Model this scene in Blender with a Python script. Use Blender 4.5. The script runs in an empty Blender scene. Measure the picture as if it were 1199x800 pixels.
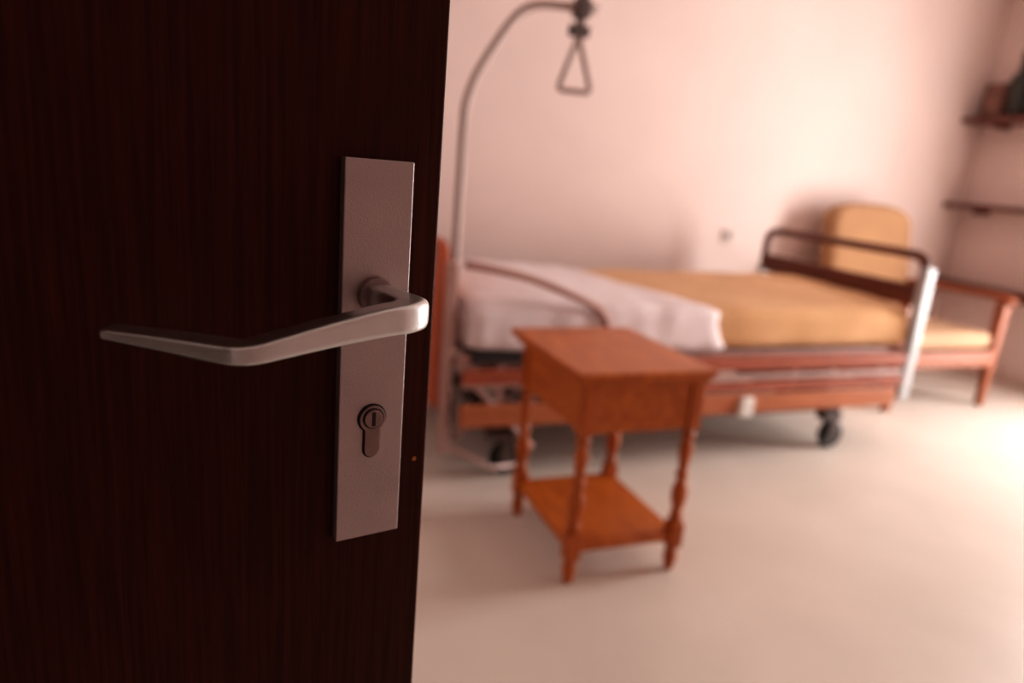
import bpy, bmesh, math, random
from mathutils import Matrix, Vector, noise
random.seed(3)
scn=bpy.context.scene
H=1.13
# ---------------------------------------------------------------- materials
def newmat(name):
    m=bpy.data.materials.new(name); m.use_nodes=True
    nt=m.node_tree; b=nt.nodes['Principled BSDF']
    return m,nt,b
def plain(name,col,rough=.5,metal=0.,var=.06,scale=6.,bump=0.,bscale=60.,coat=0.,spec=.5,sheen=0.):
    m,nt,b=newmat(name)
    tc=nt.nodes.new('ShaderNodeTexCoord'); n=nt.nodes.new('ShaderNodeTexNoise')
    n.inputs['Scale'].default_value=scale; n.inputs['Detail'].default_value=5
    nt.links.new(tc.outputs['Object'],n.inputs['Vector'])
    r=nt.nodes.new('ShaderNodeValToRGB')
    r.color_ramp.elements[0].position=.3; r.color_ramp.elements[1].position=.7
    r.color_ramp.elements[0].color=[c*(1-var) for c in col]+[1]
    r.color_ramp.elements[1].color=[min(1,c*(1+var)) for c in col]+[1]
    nt.links.new(n.outputs['Fac'],r.inputs['Fac']); nt.links.new(r.outputs['Color'],b.inputs['Base Color'])
    b.inputs['Roughness'].default_value=rough; b.inputs['Metallic'].default_value=metal
    b.inputs['Coat Weight'].default_value=coat; b.inputs['Specular IOR Level'].default_value=spec
    b.inputs['Sheen Weight'].default_value=sheen
    if bump>0:
        n2=nt.nodes.new('ShaderNodeTexNoise'); n2.inputs['Scale'].default_value=bscale; n2.inputs['Detail'].default_value=4
        nt.links.new(tc.outputs['Object'],n2.inputs['Vector'])
        bp=nt.nodes.new('ShaderNodeBump'); bp.inputs['Strength'].default_value=bump; bp.inputs['Distance'].default_value=.002
        nt.links.new(n2.outputs['Fac'],bp.inputs['Height']); nt.links.new(bp.outputs['Normal'],b.inputs['Normal'])
    return m
def wood(name,c1,c2,stretch=(40,40,2),rough=.35,coat=.2,spec=.5,bump=.1):
    m,nt,b=newmat(name)
    tc=nt.nodes.new('ShaderNodeTexCoord'); mp=nt.nodes.new('ShaderNodeMapping')
    mp.inputs['Scale'].default_value=stretch
    nt.links.new(tc.outputs['Object'],mp.inputs['Vector'])
    n=nt.nodes.new('ShaderNodeTexNoise'); n.inputs['Scale'].default_value=1; n.inputs['Detail'].default_value=8; n.inputs['Roughness'].default_value=.65; n.inputs['Distortion'].default_value=.4
    nt.links.new(mp.outputs['Vector'],n.inputs['Vector'])
    r=nt.nodes.new('ShaderNodeValToRGB')
    r.color_ramp.elements[0].position=.35; r.color_ramp.elements[1].position=.68
    r.color_ramp.elements[0].color=list(c1)+[1]; r.color_ramp.elements[1].color=list(c2)+[1]
    nt.links.new(n.outputs['Fac'],r.inputs['Fac']); nt.links.new(r.outputs['Color'],b.inputs['Base Color'])
    b.inputs['Roughness'].default_value=rough; b.inputs['Coat Weight'].default_value=coat; b.inputs['Coat Roughness'].default_value=.25
    b.inputs['Specular IOR Level'].default_value=spec
    bp=nt.nodes.new('ShaderNodeBump'); bp.inputs['Strength'].default_value=bump; bp.inputs['Distance'].default_value=.0006
    nt.links.new(n.outputs['Fac'],bp.inputs['Height']); nt.links.new(bp.outputs['Normal'],b.inputs['Normal'])
    return m
M={}
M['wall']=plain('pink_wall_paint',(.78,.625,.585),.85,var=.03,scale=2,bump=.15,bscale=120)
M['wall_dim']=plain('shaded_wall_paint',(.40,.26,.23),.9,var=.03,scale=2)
M['ceil']=plain('ceiling_paint',(.76,.65,.61),.9,var=.02)
M['floor']=plain('linoleum_floor',(.70,.61,.545),.36,var=.05,scale=3,bump=.05,bscale=200,spec=.5)
M['base']=plain('baseboard_paint',(.62,.48,.42),.6)
M['door']=wood('dark_mahogany_door',(.030,.0062,.0034),(.074,.0170,.0088),(260,60,7),.5,0,.14,.2)
M['frame']=wood('door_frame_wood',(.05,.012,.006),(.09,.022,.012),(80,80,5),.5,.1)
M['alu']=plain('brushed_aluminium',(.49,.43,.43),.42,.75,.05,30,bump=.12,bscale=900)
M['lever']=plain('satin_aluminium_lever',(.76,.81,.82),.31,1.,.04,60,bump=.08,bscale=700)
M['steel']=plain('key_cylinder_steel',(.30,.23,.22),.35,.9,.15,80)
M['dark']=plain('dark_recess',(.01,.006,.005),.6)
M['brass']=plain('brass_screw',(.5,.2,.08),.35,.9)
M['night']=wood('orange_varnished_wood',(.37,.082,.010),(.58,.158,.024),(30,6,30),.40,.12,.3)
M['nightleg']=wood('orange_turned_wood',(.34,.072,.010),(.52,.130,.020),(30,30,4),.40,.12,.3)
M['bedwood']=wood('bed_rail_wood',(.30,.07,.038),(.43,.115,.06),(5,40,40),.4,.15,.3)
M['bedwood2']=wood('bed_lower_wood',(.40,.125,.055),(.53,.18,.08),(5,40,40),.4,.1,.3)
M['headwood']=wood('headboard_wood',(.42,.085,.03),(.54,.12,.045),(30,5,30),.4,.1,.3)
M['footwood']=wood('footboard_dark_wood',(.10,.026,.014),(.17,.045,.024),(40,5,40),.4,.1,.3)
M['grabbar']=plain('grab_bar_coating',(.40,.20,.16),.45,.0)
M['bedmetal']=plain('bed_frame_enamel',(.50,.33,.30),.4,.3)
M['silver']=plain('silver_enamel',(.45,.45,.46),.4,.4)
M['pole']=plain('trapeze_pole_enamel',(.36,.26,.235),.4,.3)
M['grey']=plain('grey_plastic',(.10,.07,.065),.45)
M['black']=plain('black_rubber',(.015,.013,.013),.55)
M['white']=plain('white_plastic',(.8,.76,.72),.45)
M['matt']=plain('mattress_ticking',(.66,.50,.46),.9)
M['sheet']=plain('white_cotton_sheet',(.80,.69,.70),.9,var=.03,sheen=.1,bump=.2,bscale=30)
M['blanket']=plain('apricot_wool_blanket',(.66,.372,.185),.95,var=.05,sheen=.1,bump=.3,bscale=80)
M['chairfab']=plain('tan_upholstery',(.42,.225,.115),.9,var=.08,bump=.3,bscale=120,sheen=.1)
M['seatfab']=plain('seat_upholstery',(.47,.29,.18),.9,var=.08,bump=.3,bscale=120)
M['chairwood']=wood('chair_wood',(.22,.058,.022),(.34,.09,.033),(30,8,30),.4,.12,.3)
M['shelf']=wood('shelf_wood',(.10,.026,.016),(.16,.042,.026),(30,5,30),.45,.1)
M['vase']=plain('dark_glazed_ceramic',(.015,.018,.012),.3,var=.3,scale=12)
M['leaf']=plain('dark_leaf',(.008,.014,.008),.5,var=.3)
M['box']=plain('brown_card',(.16,.06,.045),.7)
M['paper']=plain('print_paper',(.28,.14,.11),.7,var=.5,scale=9)
# ---------------------------------------------------------------- helpers
class Obj:
    def __init__(s,name,loc,rotz=0):
        s.e=bpy.data.objects.new(name,None); s.e.empty_display_size=.1
        scn.collection.objects.link(s.e); s.loc=Vector(loc); s.e.location=s.loc; s.e.rotation_euler[2]=rotz
        s.local=(rotz!=0)
    def add(s,name,bm,mat,smooth=False,bevel=0,seg=2,sub=0):
        me=bpy.data.meshes.new(name)
        bmesh.ops.recalc_face_normals(bm,faces=bm.faces[:])
        if not s.local: bmesh.ops.translate(bm,verts=bm.verts[:],vec=-s.loc)
        bm.to_mesh(me); bm.free()
        if smooth:
            for p in me.polygons: p.use_smooth=True
        o=bpy.data.objects.new(name,me); scn.collection.objects.link(o); o.parent=s.e
        me.materials.append(mat)
        if bevel:
            md=o.modifiers.new('b','BEVEL'); md.width=bevel; md.segments=seg; md.limit_method='ANGLE'; md.angle_limit=math.radians(35)
        if sub:
            md=o.modifiers.new('s','SUBSURF'); md.levels=sub; md.render_levels=sub
        return o
    def box(s,name,a,b,mat,bevel=.004,seg=2):
        return s.add(name,bbox(a,b),mat,bevel=bevel,seg=seg)
def bbox(a,b):
    bm=bmesh.new(); bmesh.ops.create_cube(bm,size=1)
    for v in bm.verts:
        v.co=Vector([(a[i]+b[i])/2+v.co[i]*(b[i]-a[i]) for i in range(3)])
    return bm
def solo(name,bm,mat,bevel=0,smooth=False):
    me=bpy.data.meshes.new(name); bmesh.ops.recalc_face_normals(bm,faces=bm.faces[:]); bm.to_mesh(me); bm.free()
    if smooth:
        for p in me.polygons: p.use_smooth=True
    o=bpy.data.objects.new(name,me); scn.collection.objects.link(o); me.materials.append(mat)
    if bevel:
        md=o.modifiers.new('b','BEVEL'); md.width=bevel; md.segments=2
    return o
def catmull(pts,n=8):
    pts=[Vector(p) for p in pts]; out=[]
    P=[2*pts[0]-pts[1]]+pts+[2*pts[-1]-pts[-2]]
    for i in range(1,len(P)-2):
        for k in range(n):
            t=k/n; a,b,c,d=P[i-1],P[i],P[i+1],P[i+2]
            out.append(.5*((2*b)+(c-a)*t+(2*a-5*b+4*c-d)*t*t+(-a+3*b-3*c+d)*t**3))
    out.append(pts[-1]); return out
def tube(pts,r,seg=14,closed=False,bm=None):
    bm=bm or bmesh.new(); pts=[Vector(p) for p in pts]; n=len(pts); rings=[]
    prev=None
    for i,p in enumerate(pts):
        if closed: t=(pts[(i+1)%n]-pts[i-1]).normalized()
        else: t=(pts[min(i+1,n-1)]-pts[max(i-1,0)]).normalized()
        if prev is None:
            a=Vector((0,0,1)) if abs(t.z)<.9 else Vector((0,1,0))
            u=t.cross(a).normalized()
        else: u=(prev-t*prev.dot(t)).normalized()
        prev=u; v=t.cross(u)
        rr=r[i] if isinstance(r,(list,tuple)) else r
        rings.append([bm.verts.new(p+(u*math.cos(2*math.pi*k/seg)+v*math.sin(2*math.pi*k/seg))*rr) for k in range(seg)])
    for i in range(n if closed else n-1):
        A,B=rings[i],rings[(i+1)%n]
        for k in range(seg): bm.faces.new((A[k],A[(k+1)%seg],B[(k+1)%seg],B[k]))
    if not closed:
        bm.faces.new(rings[0][::-1]); bm.faces.new(rings[-1])
    return bm
def lathe(prof,c,seg=20,bm=None):
    bm=bm or bmesh.new(); rings=[]
    for z,r in prof:
        rings.append([bm.verts.new((c[0]+r*math.cos(2*math.pi*k/seg),c[1]+r*math.sin(2*math.pi*k/seg),c[2]+z)) for k in range(seg)])
    for A,B in zip(rings,rings[1:]):
        for k in range(seg): bm.faces.new((A[k],A[(k+1)%seg],B[(k+1)%seg],B[k]))
    bm.faces.new(rings[0][::-1]); bm.faces.new(rings[-1]); return bm
def sweep(path,wh,p=3.2,seg=28):
    """superellipse section swept in the horizontal plane; wh=(width,height) per point"""
    bm=bmesh.new(); n=len(path); rings=[]
    for i,q in enumerate(path):
        t=(path[min(i+1,n-1)]-path[max(i-1,0)]).normalized()
        u=Vector((t.y,-t.x,0)).normalized(); v=u.cross(t)
        if v.z<0: v=-v
        w,h=wh[i]; ring=[]
        for k in range(seg):
            a=2*math.pi*k/seg; c,s_=math.cos(a),math.sin(a)
            ring.append(bm.verts.new(q+u*(w/2*math.copysign(abs(c)**(2/p),c))+v*(h/2*math.copysign(abs(s_)**(2/p),s_))))
        rings.append(ring)
    for A,B in zip(rings,rings[1:]):
        for k in range(seg): bm.faces.new((A[k],A[(k+1)%seg],B[(k+1)%seg],B[k]))
    bm.faces.new(rings[0][::-1]); bm.faces.new(rings[-1]); return bm
def softbox(a,b,e=.03,nx=28,ny=20,nz=6,wr=.0,fs=6.,fn=None):
    """rounded cushion: subdivided box pushed to a rounded-box surface with slight wrinkles"""
    a=Vector(a); b=Vector(b); c=(a+b)/2; h=(b-a)/2; bm=bmesh.new(); V={}
    def put(i,j,k):
        key=(i,j,k)
        if key in V: return V[key]
        p=Vector((-1+2*i/nx,-1+2*j/ny,-1+2*k/nz)); q=Vector((p.x*h.x,p.y*h.y,p.z*h.z))
        inner=Vector([max(-h[m]+e,min(h[m]-e,q[m])) for m in range(3)])
        d=q-inner
        if d.length>1e-6: q=inner+d.normalized()*min(e,max(abs(d.x),abs(d.y),abs(d.z)))
        q=q+c
        if fn: q=fn(q,p)
        if wr:
            q=q+Vector((0,-1 if p.y<0 else 1,1 if p.z>0 else 0)).normalized()*wr*noise.noise(q*fs)
        V[key]=bm.verts.new(q); return V[key]
    def quad(f,n1,n2):
        for i in range(n1):
            for j in range(n2): bm.faces.new((f(i,j),f(i+1,j),f(i+1,j+1),f(i,j+1)))
    quad(lambda i,j:put(i,j,0),nx,ny); quad(lambda i,j:put(i,j,nz),nx,ny)
    quad(lambda i,j:put(i,0,j),nx,nz); quad(lambda i,j:put(i,ny,j),nx,nz)
    quad(lambda i,j:put(0,i,j),ny,nz); quad(lambda i,j:put(nx,i,j),ny,nz)
    return bm
# ---------------------------------------------------------------- room shell
XL,XR,YF,YB,ZC=-.74,4.75,-.85,3.6,2.6
solo('floor',bbox((XL-1.6,YF-.1,-.1),(XR+1.5,YB+.1,0)),M['floor'])
solo('ceiling',bbox((XL-1.6,YF-.1,ZC),(XR+.1,YB+.1,ZC+.1)),M['ceil'])
solo('wall_back',bbox((XL-.1,YB,0),(XR+.1,YB+.1,ZC)),M['wall'])
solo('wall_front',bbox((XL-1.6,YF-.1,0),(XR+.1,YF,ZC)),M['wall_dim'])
def wall_x(name,x0,x1,y0,y1,oy0,oy1,oz0,oz1,mat):
    bm=bmesh.new()
    for a,b in (((x0,y0,0),(x1,oy0,ZC)),((x0,oy1,0),(x1,y1,ZC)),((x0,oy0,oz1),(x1,oy1,ZC)),((x0,oy0,0),(x1,oy1,oz0))):
        if b[2]-a[2]<.001: continue
        t=bbox(a,b); me=bpy.data.meshes.new('t'); t.to_mesh(me); t.free(); bm.from_mesh(me); bpy.data.meshes.remove(me)
    return solo(name,bm,mat)
WY0,WY1,WZ0,WZ1=1.0,2.1,0.05,2.10
wall_x('wall_right',XR,XR+.12,YF,YB,WY0,WY1,WZ0,WZ1,M['wall'])
wall_x('wall_left',XL-.1,XL,YF,YB,-.62,.27,0,2.08,M['wall'])
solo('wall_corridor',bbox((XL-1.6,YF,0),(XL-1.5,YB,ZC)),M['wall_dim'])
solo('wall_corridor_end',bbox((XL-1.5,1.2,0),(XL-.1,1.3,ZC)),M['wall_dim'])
bh=.07
solo('baseboard_back',bbox((XL+.012,YB-.012,0),(XR-.012,YB,bh)),M['base'],.003)
solo('baseboard_left',bbox((XL,.34,0),(XL+.012,YB,bh)),M['base'],.003)
solo('baseboard_right',bbox((XR-.012,WY1+.06,0),(XR,YB,bh)),M['base'],.003)
w=Obj('window_1',(XR+.06,(WY0+WY1)/2,WZ0))
for nm,a,b in (('jamb_1',(XR+.03,WY0,WZ0),(XR+.09,WY0+.06,WZ1)),('jamb_2',(XR+.03,WY1-.06,WZ0),(XR+.09,WY1,WZ1)),
   ('mullion',(XR+.03,(WY0+WY1)/2-.02,WZ0+.06),(XR+.09,(WY0+WY1)/2+.02,WZ1-.06)),
   ('rail_top',(XR+.03,WY0+.06,WZ1-.06),(XR+.09,WY1-.06,WZ1)),('rail_bottom',(XR+.03,WY0+.06,WZ0),(XR+.09,WY1-.06,WZ0+.06))):
    w.box(nm,a,b,M['white'])
tr=Obj('trim_1',(XL-.05,-.18,0))
tr.box('jamb_1',(XL-.12,-.62,0),(XL+.015,-.57,2.08),M['frame']); tr.box('jamb_2',(XL-.12,.275,0),(XL-.005,.33,2.08),M['frame']); tr.box('head',(XL-.12,-.57,2.03),(XL+.015,.27,2.08),M['frame'])
# ---------------------------------------------------------------- door with handle
A=math.radians(12); dx=Vector((math.cos(A),math.sin(A),0)); nn=Vector((math.sin(A),-math.cos(A),0))
piv=Vector((.0722,.4256,1.0468)); L=.806
hinge=piv-dx*L
d=Obj('door_1',(hinge.x,hinge.y,0),A); HZ=piv.z
d.add('leaf',bbox((0,0,.008),(L+.043,.04,2.04)),M['door'],bevel=.0012)
plx0,plx1,plz0,plz1=L-.0215,L+.0215,.8855,1.128
d.add('handle_plate',bbox((plx0,-.0075,plz0),(plx1,.0,plz1)),M['alu'],bevel=.0008,seg=2)
def cyl_y(cx,cz,y0,y1,r,seg=40,r2=None):
    bm=bmesh.new(); r2=r2 or r
    a=[bm.verts.new((cx+r*math.cos(2*math.pi*k/seg),y0,cz+r*math.sin(2*math.pi*k/seg))) for k in range(seg)]
    b=[bm.verts.new((cx+r2*math.cos(2*math.pi*k/seg),y1,cz+r2*math.sin(2*math.pi*k/seg))) for k in range(seg)]
    for k in range(seg): bm.faces.new((a[k],a[(k+1)%seg],b[(k+1)%seg],b[k]))
    bm.faces.new(a[::-1]); bm.faces.new(b); return bm
d.add('collar',cyl_y(L-.001,HZ+.0015,-.013,-.0074,.0112),M['steel'],bevel=.0008)
# lever : neck, bend, long blade, return towards the door
pts=[(L,-.0118,HZ+.001),(L+.0008,-.024,HZ+.001),(L+.0025,-.036,HZ+.0005),(L+.0042,-.046,HZ),(L+.0022,-.0548,HZ),(L-.006,-.0598,HZ-.0006),(L-.018,-.0606,HZ-.0018),(L-.046,-.0612,HZ-.0065),(L-.072,-.0617,HZ-.0115),
     (L-.083,-.0616,HZ-.0137),(L-.0895,-.0595,HZ-.0145),(L-.0965,-.0545,HZ-.0143),(L-.119,-.0395,HZ-.0118),(L-.1420,-.0255,HZ-.0095)]
whk=[(.0155,.0155),(.0155,.0155),(.0160,.0160),(.0175,.0165),(.0185,.0168),(.0180,.0165),(.0170,.0160),(.0165,.0138),(.0175,.0117),(.0180,.0110),(.0185,.0107),(.0185,.0102),(.0170,.0080),(.0145,.0056)]
path=catmull(pts,6); wv=catmull([(a,b,0) for a,b in whk],6)
wh=[(v.x,v.y) for v in wv]
tdir=(path[-1]-path[-2]).normalized(); w0,h0=wh[-1]
for k in range(1,6):
    a=k/5*math.pi/2*.92; path.append(Vector(pts[-1])+tdir*.003*math.sin(a)); wh.append((w0-.006*(1-math.cos(a)),h0*(math.cos(a)*.8+.2)))
d.add('lever',sweep(path,wh,4.6,44),M['lever'],smooth=True)
# euro cylinder
cz=.9685
def euro(y0,y1,R,wd,hl):
    bm=bmesh.new(); o=[]
    a0=math.asin(wd/R)
    for k in range(33):
        a=-math.pi/2+a0+(2*math.pi-2*a0)*k/32; o.append((L+R*math.cos(a),cz+R*math.sin(a)))
    zb=cz-hl+wd
    for k in range(13):
        a=math.pi+math.pi*k/12; o.append((L+wd*math.cos(a),zb+wd*math.sin(a)))
    A_=[bm.verts.new((x,y0,z)) for x,z in o]; B_=[bm.verts.new((x,y1,z)) for x,z in o]; n=len(o)
    for k in range(n): bm.faces.new((A_[k],A_[(k+1)%n],B_[(k+1)%n],B_[k]))
    bm.faces.new(A_[::-1]); bm.faces.new(B_); return bm
d.add('cylinder_recess',euro(-.0079,-.0072,.0096,.0058,.0268),M['dark'])
d.add('key_cylinder',euro(-.0098,-.0072,.0086,.0050,.0258),M['steel'],bevel=.0004)
d.add('cylinder_plug_ring',cyl_y(L,cz+.0005,-.0101,-.0097,.0068),M['dark'])
d.add('cylinder_plug',cyl_y(L,cz+.0005,-.0112,-.0097,.0060),M['steel'],bevel=.0004)
d.add('keyhole',bbox((L-.0011,-.0115,cz-.0042),(L+.0011,-.0109,cz+.0050)),M['dark'])
d.add('edge_screw',cyl_y(L+.0345,.932,-.0006,.0,.0016,16),M['brass'])
for i,z in enumerate((.25,1.02,1.8)):
    d.add('hinge_%d'%(i+1),lathe([(0,.007),(.08,.007)],(0.0,.047,z),12),M['alu'],smooth=False)
# ---------------------------------------------------------------- nightstand
nx0,nx1,ny0,ny1=.845,1.18,1.56,1.965
ns=Obj('nightstand',((nx0+nx1)/2,(ny0+ny1)/2,0))
ns.box('top',(nx0-.045,ny0-.03,.606),(nx1+.050,ny1+.085,.630),M['night'],.007,3)
ns.box('top_moulding',(nx0-.03,ny0-.02,.592),(nx1+.036,ny1+.06,.607),M['night'],.003)
lw=.0215
prof=[(0,.011),(.008,.014),(.03,.019),(.05,.021),(.066,.014),(.072,.0195),(.08,.0195)]
prof2=[(.158,.019),(.166,.013),(.174,.020),(.184,.020),(.19,.012),(.20,.016),(.235,.0235),(.262,.0235),(.285,.015),(.296,.0125),(.302,.0195),(.312,.0195),(.318,.013),(.35,.0165),(.385,.020),(.405,.018),(.418,.012),(.426,.0195),(.438,.0195),(.444,.013),(.452,.016)]
for i,(x,y) in enumerate(((nx0,ny0),(nx1,ny0),(nx0,ny1),(nx1,ny1))):
    bm=lathe(prof,(x,y,0)); lathe(prof2,(x,y,0),bm=bm)
    ns.add('leg_%d_turning'%(i+1),bm,M['nightleg'],smooth=True)
    ns.box('leg_%d_block'%(i+1),(x-lw,y-lw,.079),(x+lw,y+lw,.159),M['nightleg'],.003)
    ns.box('leg_%d_post'%(i+1),(x-lw,y-lw,.451),(x+lw,y+lw,.593),M['nightleg'],.003)
ns.box('shelf',(nx0-.012,ny0-.012,.100),(nx1+.012,ny1+.012,.122),M['night'],.003)
for nm,a,b in (('apron_left',(nx0-.014,ny0+lw,.455),(nx0+.004,ny1-lw,.593)),('apron_right',(nx1-.004,ny0+lw,.455),(nx1+.014,ny1-lw,.593)),
    ('apron_back',(nx0+lw,ny1-.004,.455),(nx1-lw,ny1+.014,.593)),('apron_front',(nx0+lw,ny0-.014,.455),(nx1-lw,ny0+.004,.593))):
    ns.box(nm,a,b,M['night'],.002)
# ---------------------------------------------------------------- hospital bed
bx0,bx1,by0,by1=.70,2.84,2.25,3.28
bed=Obj('hospital_bed',((bx0+bx1)/2,(by0+by1)/2,0))
def roundboard(x0,x1,y0,y1,z0,z1,r):
    bm=bmesh.new(); o=[(y0,z0),(y1,z0)]
    for k in range(9):
        a=k/8*math.pi/2; o.append((y1-r+r*math.cos(a),z1-r+r*math.sin(a)))
    for k in range(9):
        a=math.pi/2+k/8*math.pi/2; o.append((y0+r+r*math.cos(a),z1-r+r*math.sin(a)))
    A_=[bm.verts.new((x0,y,z)) for y,z in o]; B_=[bm.verts.new((x1,y,z)) for y,z in o]; n=len(o)
    for k in range(n): bm.faces.new((A_[k],A_[(k+1)%n],B_[(k+1)%n],B_[k]))
    bm.faces.new(A_[::-1]); bm.faces.new(B_); return bm
bed.add('headboard',roundboard(.640,.670,2.36,by1,.24,.86,.08),M['headwood'],bevel=.004)
bed.box('head_post_1',(.642,by0+.02,.10),(.68,by0+.06,.80),M['bedmetal'],.006)
bed.box('head_post_2',(.642,by1-.01,.10),(.68,by1+.03,.80),M['bedmetal'],.006)
for nm,y in (('near',by0),('far',by1)):
    bed.box('mattress_rail_'+nm,(.69,y+(.01 if nm=='near' else -.05),.425),(2.83,y+(.05 if nm=='near' else -.01),.475),M['bedmetal'],.006)
for i,x in enumerate((.78,1.2,1.62,2.04,2.46,2.76)):
    bed.box('slat_%d'%(i+1),(x-.03,by0+.05,.45),(x+.03,by1-.05,.47),M['bedmetal'],.004)
for nm,y in (('near',by0-.035),('far',by1+.005)):
    bed.box('guard_bar_top_'+nm,(1.30,y,.400),(2.80,y+.028,.462),M['bedwood'],.01,3)
    bed.box('guard_bar_metal_'+nm,(.70,y+.004,.362),(2.80,y+.024,.384),M['bedmetal'],.006)
    bed.box('guard_bar_mid_'+nm,(1.0,y,.310),(2.80,y+.026,.352),M['bedwood'],.008)
    bed.box('guard_bar_low_'+nm,(.70,y,.215),(2.78,y+.028,.30),M['bedwood2'],.008,3)
    for j,x in enumerate((.85,1.55,2.2,2.7)):
        bed.box('guard_bracket_%d_%s'%(j+1,nm),(x-.012,y+.026,.24),(x+.012,y+.045,.44),M['bedmetal'],.003)
bed.box('head_side_panel',(.70,by0-.035,.375),(1.29,by0-.007,.43),M['bedwood'],.008)
for nm,y in (('near',by0+.10),('far',by1-.10)):
    bed.box('chassis_beam_'+nm,(.82,y-.02,.16),(2.60,y+.02,.20),M['grey'],.005)
bed.box('chassis_cross_head',(.85,by0+.04,.165),(.90,by1-.04,.205),M['grey'],.005)
bed.box('chassis_cross_foot',(2.44,by0+.02,.165),(2.53,by1-.02,.225),M['grey'],.008)
bed.box('lift_leg_foot',(2.46,by0+.10,.20),(2.52,by1-.10,.44),M['grey'],.006)
bed.box('motor_housing',(1.0,2.55,.20),(1.35,2.95,.42),M['black'],.02,3)
bed.box('head_motor',(.74,by0-.005,.445),(.98,by0+.12,.485),M['black'],.008)
bed.add('scissor_arm_1',tube([(.72,by0-.02,.40),(1.00,by0-.01,.12)],.011),M['bedmetal'],smooth=True)
bed.add('scissor_arm_2',tube([(.70,by0+.06,.14),(1.05,by0+.06,.40)],.011),M['bedmetal'],smooth=True)
bed.add('floor_brake_bar',tube([(.66,by0-.02,.15),(.84,by0-.02,.05),(.98,by0+.02,.04)],.009),M['bedmetal'],smooth=True)
bed.box('control_box',(1.90,by0-.055,.205),(1.97,by0-.03,.29),M['white'],.012,3)
def tyre(cx,cy,R,wd):
    bm=bmesh.new(); seg=32; prof=[(R*.35,wd*.5),(R*.75,wd*.5),(R*.92,wd*.42),(R,wd*.2),(R,-wd*.2),(R*.92,-wd*.42),(R*.75,-wd*.5),(R*.35,-wd*.5)]
    rings=[[bm.verts.new((cx+r*math.cos(2*math.pi*k/seg),cy+y,R+r*math.sin(2*math.pi*k/seg))) for k in range(seg)] for r,y in prof]
    for i in range(len(rings)):
        P_,Q=rings[i],rings[(i+1)%len(rings)]
        for k in range(seg): bm.faces.new((P_[k],P_[(k+1)%seg],Q[(k+1)%seg],Q[k]))
    return bm
for i,(x,y) in enumerate(((.88,by0+.03),(2.47,by0+.03),(.88,by1-.03),(2.47,by1-.03))):
    bed.add('caster_tyre_%d'%(i+1),tyre(x+.03,y,.066,.034),M['black'],smooth=True)
    bm=bmesh.new(); bmesh.ops.create_cone(bm,cap_ends=True,segments=24,radius1=.028,radius2=.028,depth=.04,matrix=Matrix.Translation((x+.03,y,.066))@Matrix.Rotation(math.pi/2,4,'X'))
    bed.add('caster_hub_%d'%(i+1),bm,M['grey'])
    bed.box('caster_fork_a_%d'%(i+1),(x,y-.026,.06),(x+.045,y-.021,.150),M['grey'],.002)
    bed.box('caster_fork_b_%d'%(i+1),(x,y+.021,.06),(x+.045,y+.026,.150),M['grey'],.002)
    bed.box('caster_fork_top_%d'%(i+1),(x-.05,y-.03,.140),(x+.055,y+.03,.180),M['grey'],.008)
bed.add('footboard_top_rail',tube(catmull([(2.84,by0+.01,.74),(2.84,by0+.008,.82),(2.84,by0+.012,.868),(2.84,by0+.05,.893),(2.84,by0+.12,.898),(2.84,2.77,.900),(2.84,by1-.12,.902),(2.84,by1-.03,.895),(2.84,by1+.012,.865),(2.84,by1+.02,.80),(2.84,by1+.02,.70)],6),.022),M['footwood'],smooth=True)
bed.add('footboard_panel',bbox((2.83,by0+.03,.665),(2.855,by1+.01,.765)),M['footwood'],bevel=.01,seg=3)
bed.box('foot_post_near',(2.812,by0-.03,.235),(2.868,by0+.012,.850),M['silver'],.01,3)
bed.box('foot_post_far',(2.812,by1,.235),(2.868,by1+.042,.70),M['silver'],.01,3)
bed.box('foot_lower_panel',(2.825,by0+.02,.26),(2.85,by1,.44),M['bedwood'],.006)
bed.add('head_grab_bar',tube(catmull([(.69,by0-.015,.80),(.80,by0-.02,.785),(.95,by0-.02,.752),(1.10,by0-.02,.700),(1.20,by0-.02,.655),(1.245,by0-.02,.61),(1.255,by0-.02,.55),(1.255,by0-.02,.42)],6),.0135),M['grabbar'],smooth=True)
bed.add('mattress',softbox((.725,by0+.02,.478),(2.80,by1-.02,.60),.035),M['matt'],smooth=True)
def edge_x(p): return 1.52+(1-(p.y+1)/2)*.25
def sheetfn(q,p):
    edge=edge_x(p)+ (.05*max(0,-p.z) if p.y<-.9 else 0)
    t=(p.x+1)/2; q.x=.728+(edge-.728)*t
    if p.z>0: q.z+=.035*math.exp(-((q.x-1.0)/.35)**2)*(1-p.y**4)
    if p.z<0 and p.y<-.9: q.z-=.018*t
    return q
bd=Obj('bed_sheet',(1.2,2.76,.49))
bd.add('sheet_cloth',softbox((.728,by0-.014,.488),(1.78,by1+.01,.662),.05,60,40,12,.010,9.,sheetfn),M['sheet'],smooth=True)
def blfn(q,p):
    x0=edge_x(p)-.07; x1=2.822
    q.x=x0+(q.x-1.42)/(x1-1.42)*(x1-x0)
    if p.z>0: q.z+=.040*(1-p.y**4)*(.5+.5*p.x)
    return q
bl=Obj('blanket',(2.1,2.76,.49))
bl.add('blanket_cloth',softbox((1.42,by0-.004,.483),(2.822,by1+.005,.648),.05,70,40,12,.012,5.,blfn),M['blanket'],smooth=True)
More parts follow.
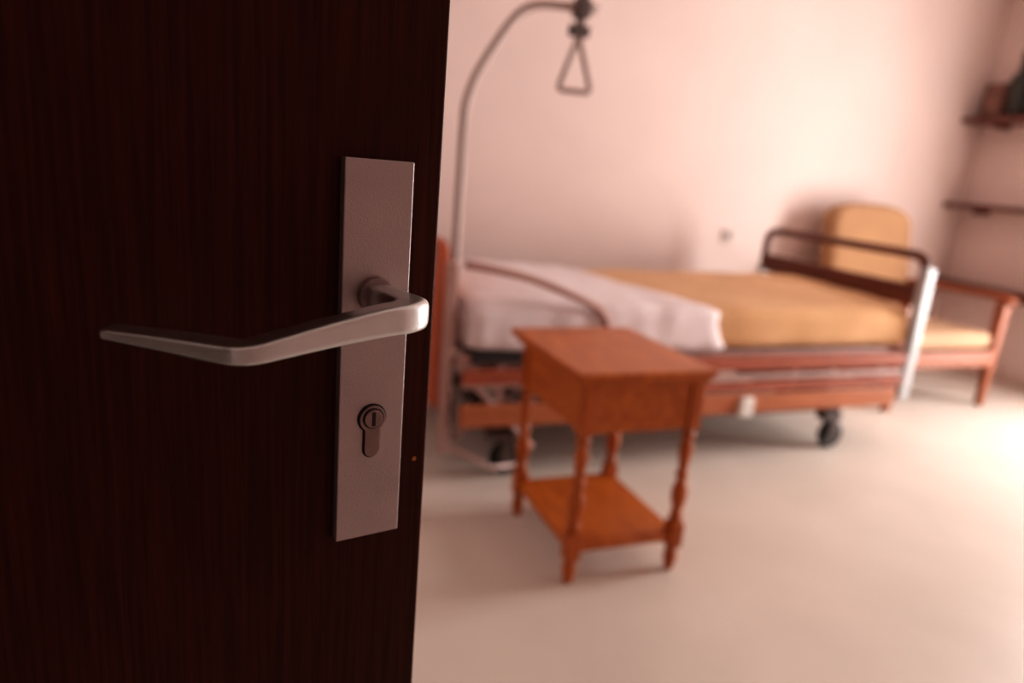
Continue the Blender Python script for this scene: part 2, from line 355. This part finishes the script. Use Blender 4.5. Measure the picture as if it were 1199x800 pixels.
# ---------------------------------------------------------------- trapeze pole (bed hoist)
tp=Obj('bed_trapeze',(.70,2.40,0))
Y=2.40
tp.add('gooseneck_pole',tube([(.70,Y,.16),(.70,Y,.5),(.70,Y,.9)]+catmull([(.70,Y,1.24),(.703,Y,1.32),(.725,Y,1.40),(.765,Y,1.48),(.83,Y,1.585),(.88,Y,1.643),(.94,Y,1.672),(1.03,Y,1.682),(1.16,Y,1.688)],6),.0150,16),M['pole'],smooth=True)
tp.box('socket',(.68,Y-.022,.16),(.722,Y+.022,.30),M['grey'],.006)
tp.box('clamp',(1.070,Y-.028,1.650),(1.128,Y+.028,1.715),M['grey'],.012,3)
tp.add('clamp_knob',lathe([(0,.012),(.02,.022),(.04,.022),(.05,.012)],(1.10,Y,1.71),16),M['grey'],smooth=True)
tp.box('strap',(1.085,Y-.004,1.585),(1.112,Y+.004,1.66),M['grey'],.002)
tp.box('strap_buckle',(1.058,Y-.014,1.590),(1.136,Y+.014,1.630),M['grey'],.008,3)
tri=[]
C=[Vector((1.098,Y,1.595)),Vector((1.162,Y-.01,1.410)),Vector((1.040,Y+.01,1.410))]
for i in range(3):
    a,b,c=C[i-1],C[i],C[(i+1)%3]
    for t in (-1,-.5,0,.5,1):
        r=.022
        p0=b+(a-b).normalized()*r; p1=b+(c-b).normalized()*r; s_=(t+1)/2
        tri.append(p0*(1-s_)**2+b*2*s_*(1-s_)+p1*s_**2)
tp.add('triangle_grip',tube(tri,.010,10,True),M['pole'],smooth=True)
# ---------------------------------------------------------------- armchair
ax0,ax1,ay0,ay1=3.28,4.02,2.66,3.40
ch=Obj('armchair',((ax0+ax1)/2,(ay0+ay1)/2,0))
def leg(x,y,z1,nm,dy=0):
    bm=bmesh.new(); 
    for z,r,o in ((0,.019,dy),(z1,.028,0)):
        for sx,sy in ((-1,-1),(1,-1),(1,1),(-1,1)): bm.verts.new((x+sx*r,y+sy*r+o,z))
    bm.verts.ensure_lookup_table(); v=bm.verts
    for k in range(4): bm.faces.new((v[k],v[(k+1)%4],v[4+(k+1)%4],v[4+k]))
    bm.faces.new(v[0:4][::-1]); bm.faces.new(v[4:8]); ch.add(nm,bm,M['chairwood'],bevel=.004)
leg(ax0,ay0,.62,'leg_1'); leg(ax1,ay0,.62,'leg_2'); leg(ax0,ay1-.05,.62,'leg_3',.04); leg(ax1,ay1-.05,.62,'leg_4',.04)
for nm,x in (('arm_1',ax0),('arm_2',ax1)):
    pth=catmull([(x,ay0-.05,.618),(x,ay0-.03,.635),(x,ay0+.05,.645),(x,3.0,.640),(x,ay1-.02,.628)],5)
    ch.add(nm,sweep(pth,[(.066,.038)]*len(pth),3.),M['chairwood'],smooth=True)
ch.box('rail_front',(ax0+.02,ay0-.035,.250),(ax1-.02,ay0+.0,.340),M['chairwood'],.006)
ch.box('rail_left',(ax0-.012,ay0+.02,.27),(ax0+.014,ay1-.05,.345),M['chairwood'],.006)
ch.box('rail_right',(ax1-.014,ay0+.02,.27),(ax1+.012,ay1-.05,.345),M['chairwood'],.006)
ch.box('rail_back',(ax0+.02,ay1-.07,.27),(ax1-.02,ay1-.04,.345),M['chairwood'],.006)
ch.add('seat_cushion',softbox((ax0+.035,ay0-.02,.341),(ax1-.035,ay1-.10,.445),.045,20,20,8,.004,5),M['seatfab'],smooth=True)
def backfn(q,p):
    t=(q.z-.42)/.66
    q.y+=.10*t
    q.x=(ax0+ax1)/2+.045+(q.x-(ax0+ax1)/2)*(1-.04*max(0,t-.3))
    if t>.5: q.z-=.07*(abs(p.x)**3.5)*(t-.5)*2
    return q
ch.add('back_cushion',softbox((ax0+.02,ay1-.15,.44),(ax1-.03,ay1-.02,1.095),.055,24,8,24,.004,5,backfn),M['chairfab'],smooth=True)
# ---------------------------------------------------------------- shelves
for i,z in enumerate((.60,1.13,1.69)):
    s=Obj('wall_shelf',(XR-.1,2.9,z))
    s.box('board',(XR-.20,2.75,z-.018),(XR-.001,YB-.001,z+.018),M['shelf'],.003)
    for j,y in enumerate((2.95,3.4)):
        s.box('bracket_%d'%(j+1),(XR-.15,y-.01,z-.05),(XR-.001,y+.01,z-.017),M['shelf'],.003)
PY,PX=3.262,4.640
v=Obj('potted_plant',(PX,PY,1.709))
v.add('pot',lathe([(0,.06),(.01,.080),(.06,.098),(.14,.106),(.22,.104),(.25,.095),(.26,.085),(.24,.07)],(PX,PY,1.709),28),M['vase'],smooth=True)
bm=bmesh.new()
for i in range(190):
    a=random.uniform(0,6.28); ln=random.uniform(.14,.34); el=random.uniform(.5,1.5)
    dr=Vector((math.cos(a)*math.cos(el)*.35,math.sin(a)*math.cos(el)*.5,math.sin(el))); sd=dr.cross(Vector((0,0,1))).normalized()*random.uniform(.018,.034)
    b0=Vector((PX,PY,1.93)); row=[]
    for k in range(6):
        t=k/5; c=b0+dr*ln*t+Vector((0,0,-.06*t*t)); wdt=math.sin(math.pi*min(.98,t*.9+.08))
        row.append((bm.verts.new(c-sd*wdt),bm.verts.new(c+sd*wdt)))
    for (p0,p1),(q0,q1) in zip(row,row[1:]): bm.faces.new((p0,p1,q1,q0))
v.add('leaves',bm,M['leaf'],smooth=True)
pf=Obj('picture_frame',(4.66,3.475,1.708))
pf.box('frame_board',(4.64,3.40,1.7085),(4.66,3.55,1.93),M['box'],.004)
pf.box('print',(4.636,3.42,1.73),(4.641,3.53,1.91),M['paper'],.001)
so=Obj('wall_socket',(2.78,YB-.005,.83))
so.box('cover_plate',(2.74,YB-.012,.79),(2.82,YB-.001,.87),M['base'],.004)
so.add('socket_well',bbox((2.76,YB-.0135,.81),(2.80,YB-.0115,.85)),M['grey'],bevel=.0005)
# ---------------------------------------------------------------- light
def area(name,loc,rot,sx,sy,pw,col):
    l=bpy.data.lights.new(name,'AREA'); l.shape='RECTANGLE'; l.size=sx; l.size_y=sy; l.energy=pw; l.color=col
    o=bpy.data.objects.new(name,l); scn.collection.objects.link(o); o.location=loc; o.rotation_euler=rot; return o
area('window_daylight',(XR+.20,(WY0+WY1)/2,(WZ0+WZ1)/2),(0,math.radians(90),0),2.0,1.05,160,(1,.98,.955))
wd=bpy.data.worlds.new('world'); scn.world=wd; wd.use_nodes=True
wd.node_tree.nodes['Background'].inputs[0].default_value=(.9,.95,1,1); wd.node_tree.nodes['Background'].inputs[1].default_value=.8
# ---------------------------------------------------------------- camera
cd=bpy.data.cameras.new('camera'); co=bpy.data.objects.new('camera',cd); scn.collection.objects.link(co)
R=Matrix.Rotation(math.radians(-21.5),4,'Z')@Matrix.Rotation(math.radians(76),4,'X')@Matrix.Rotation(math.radians(4.9),4,'Z')
co.matrix_world=Matrix.Translation((0,0,H))@R
cd.sensor_width=36; cd.lens=24.5; cd.clip_start=.02
cd.dof.use_dof=True; cd.dof.focus_distance=.41; cd.dof.aperture_fstop=3.4
scn.camera=co
try:
    scn.view_settings.view_transform='Standard'
    scn.view_settings.look='Medium High Contrast'
except Exception as e: print(e)
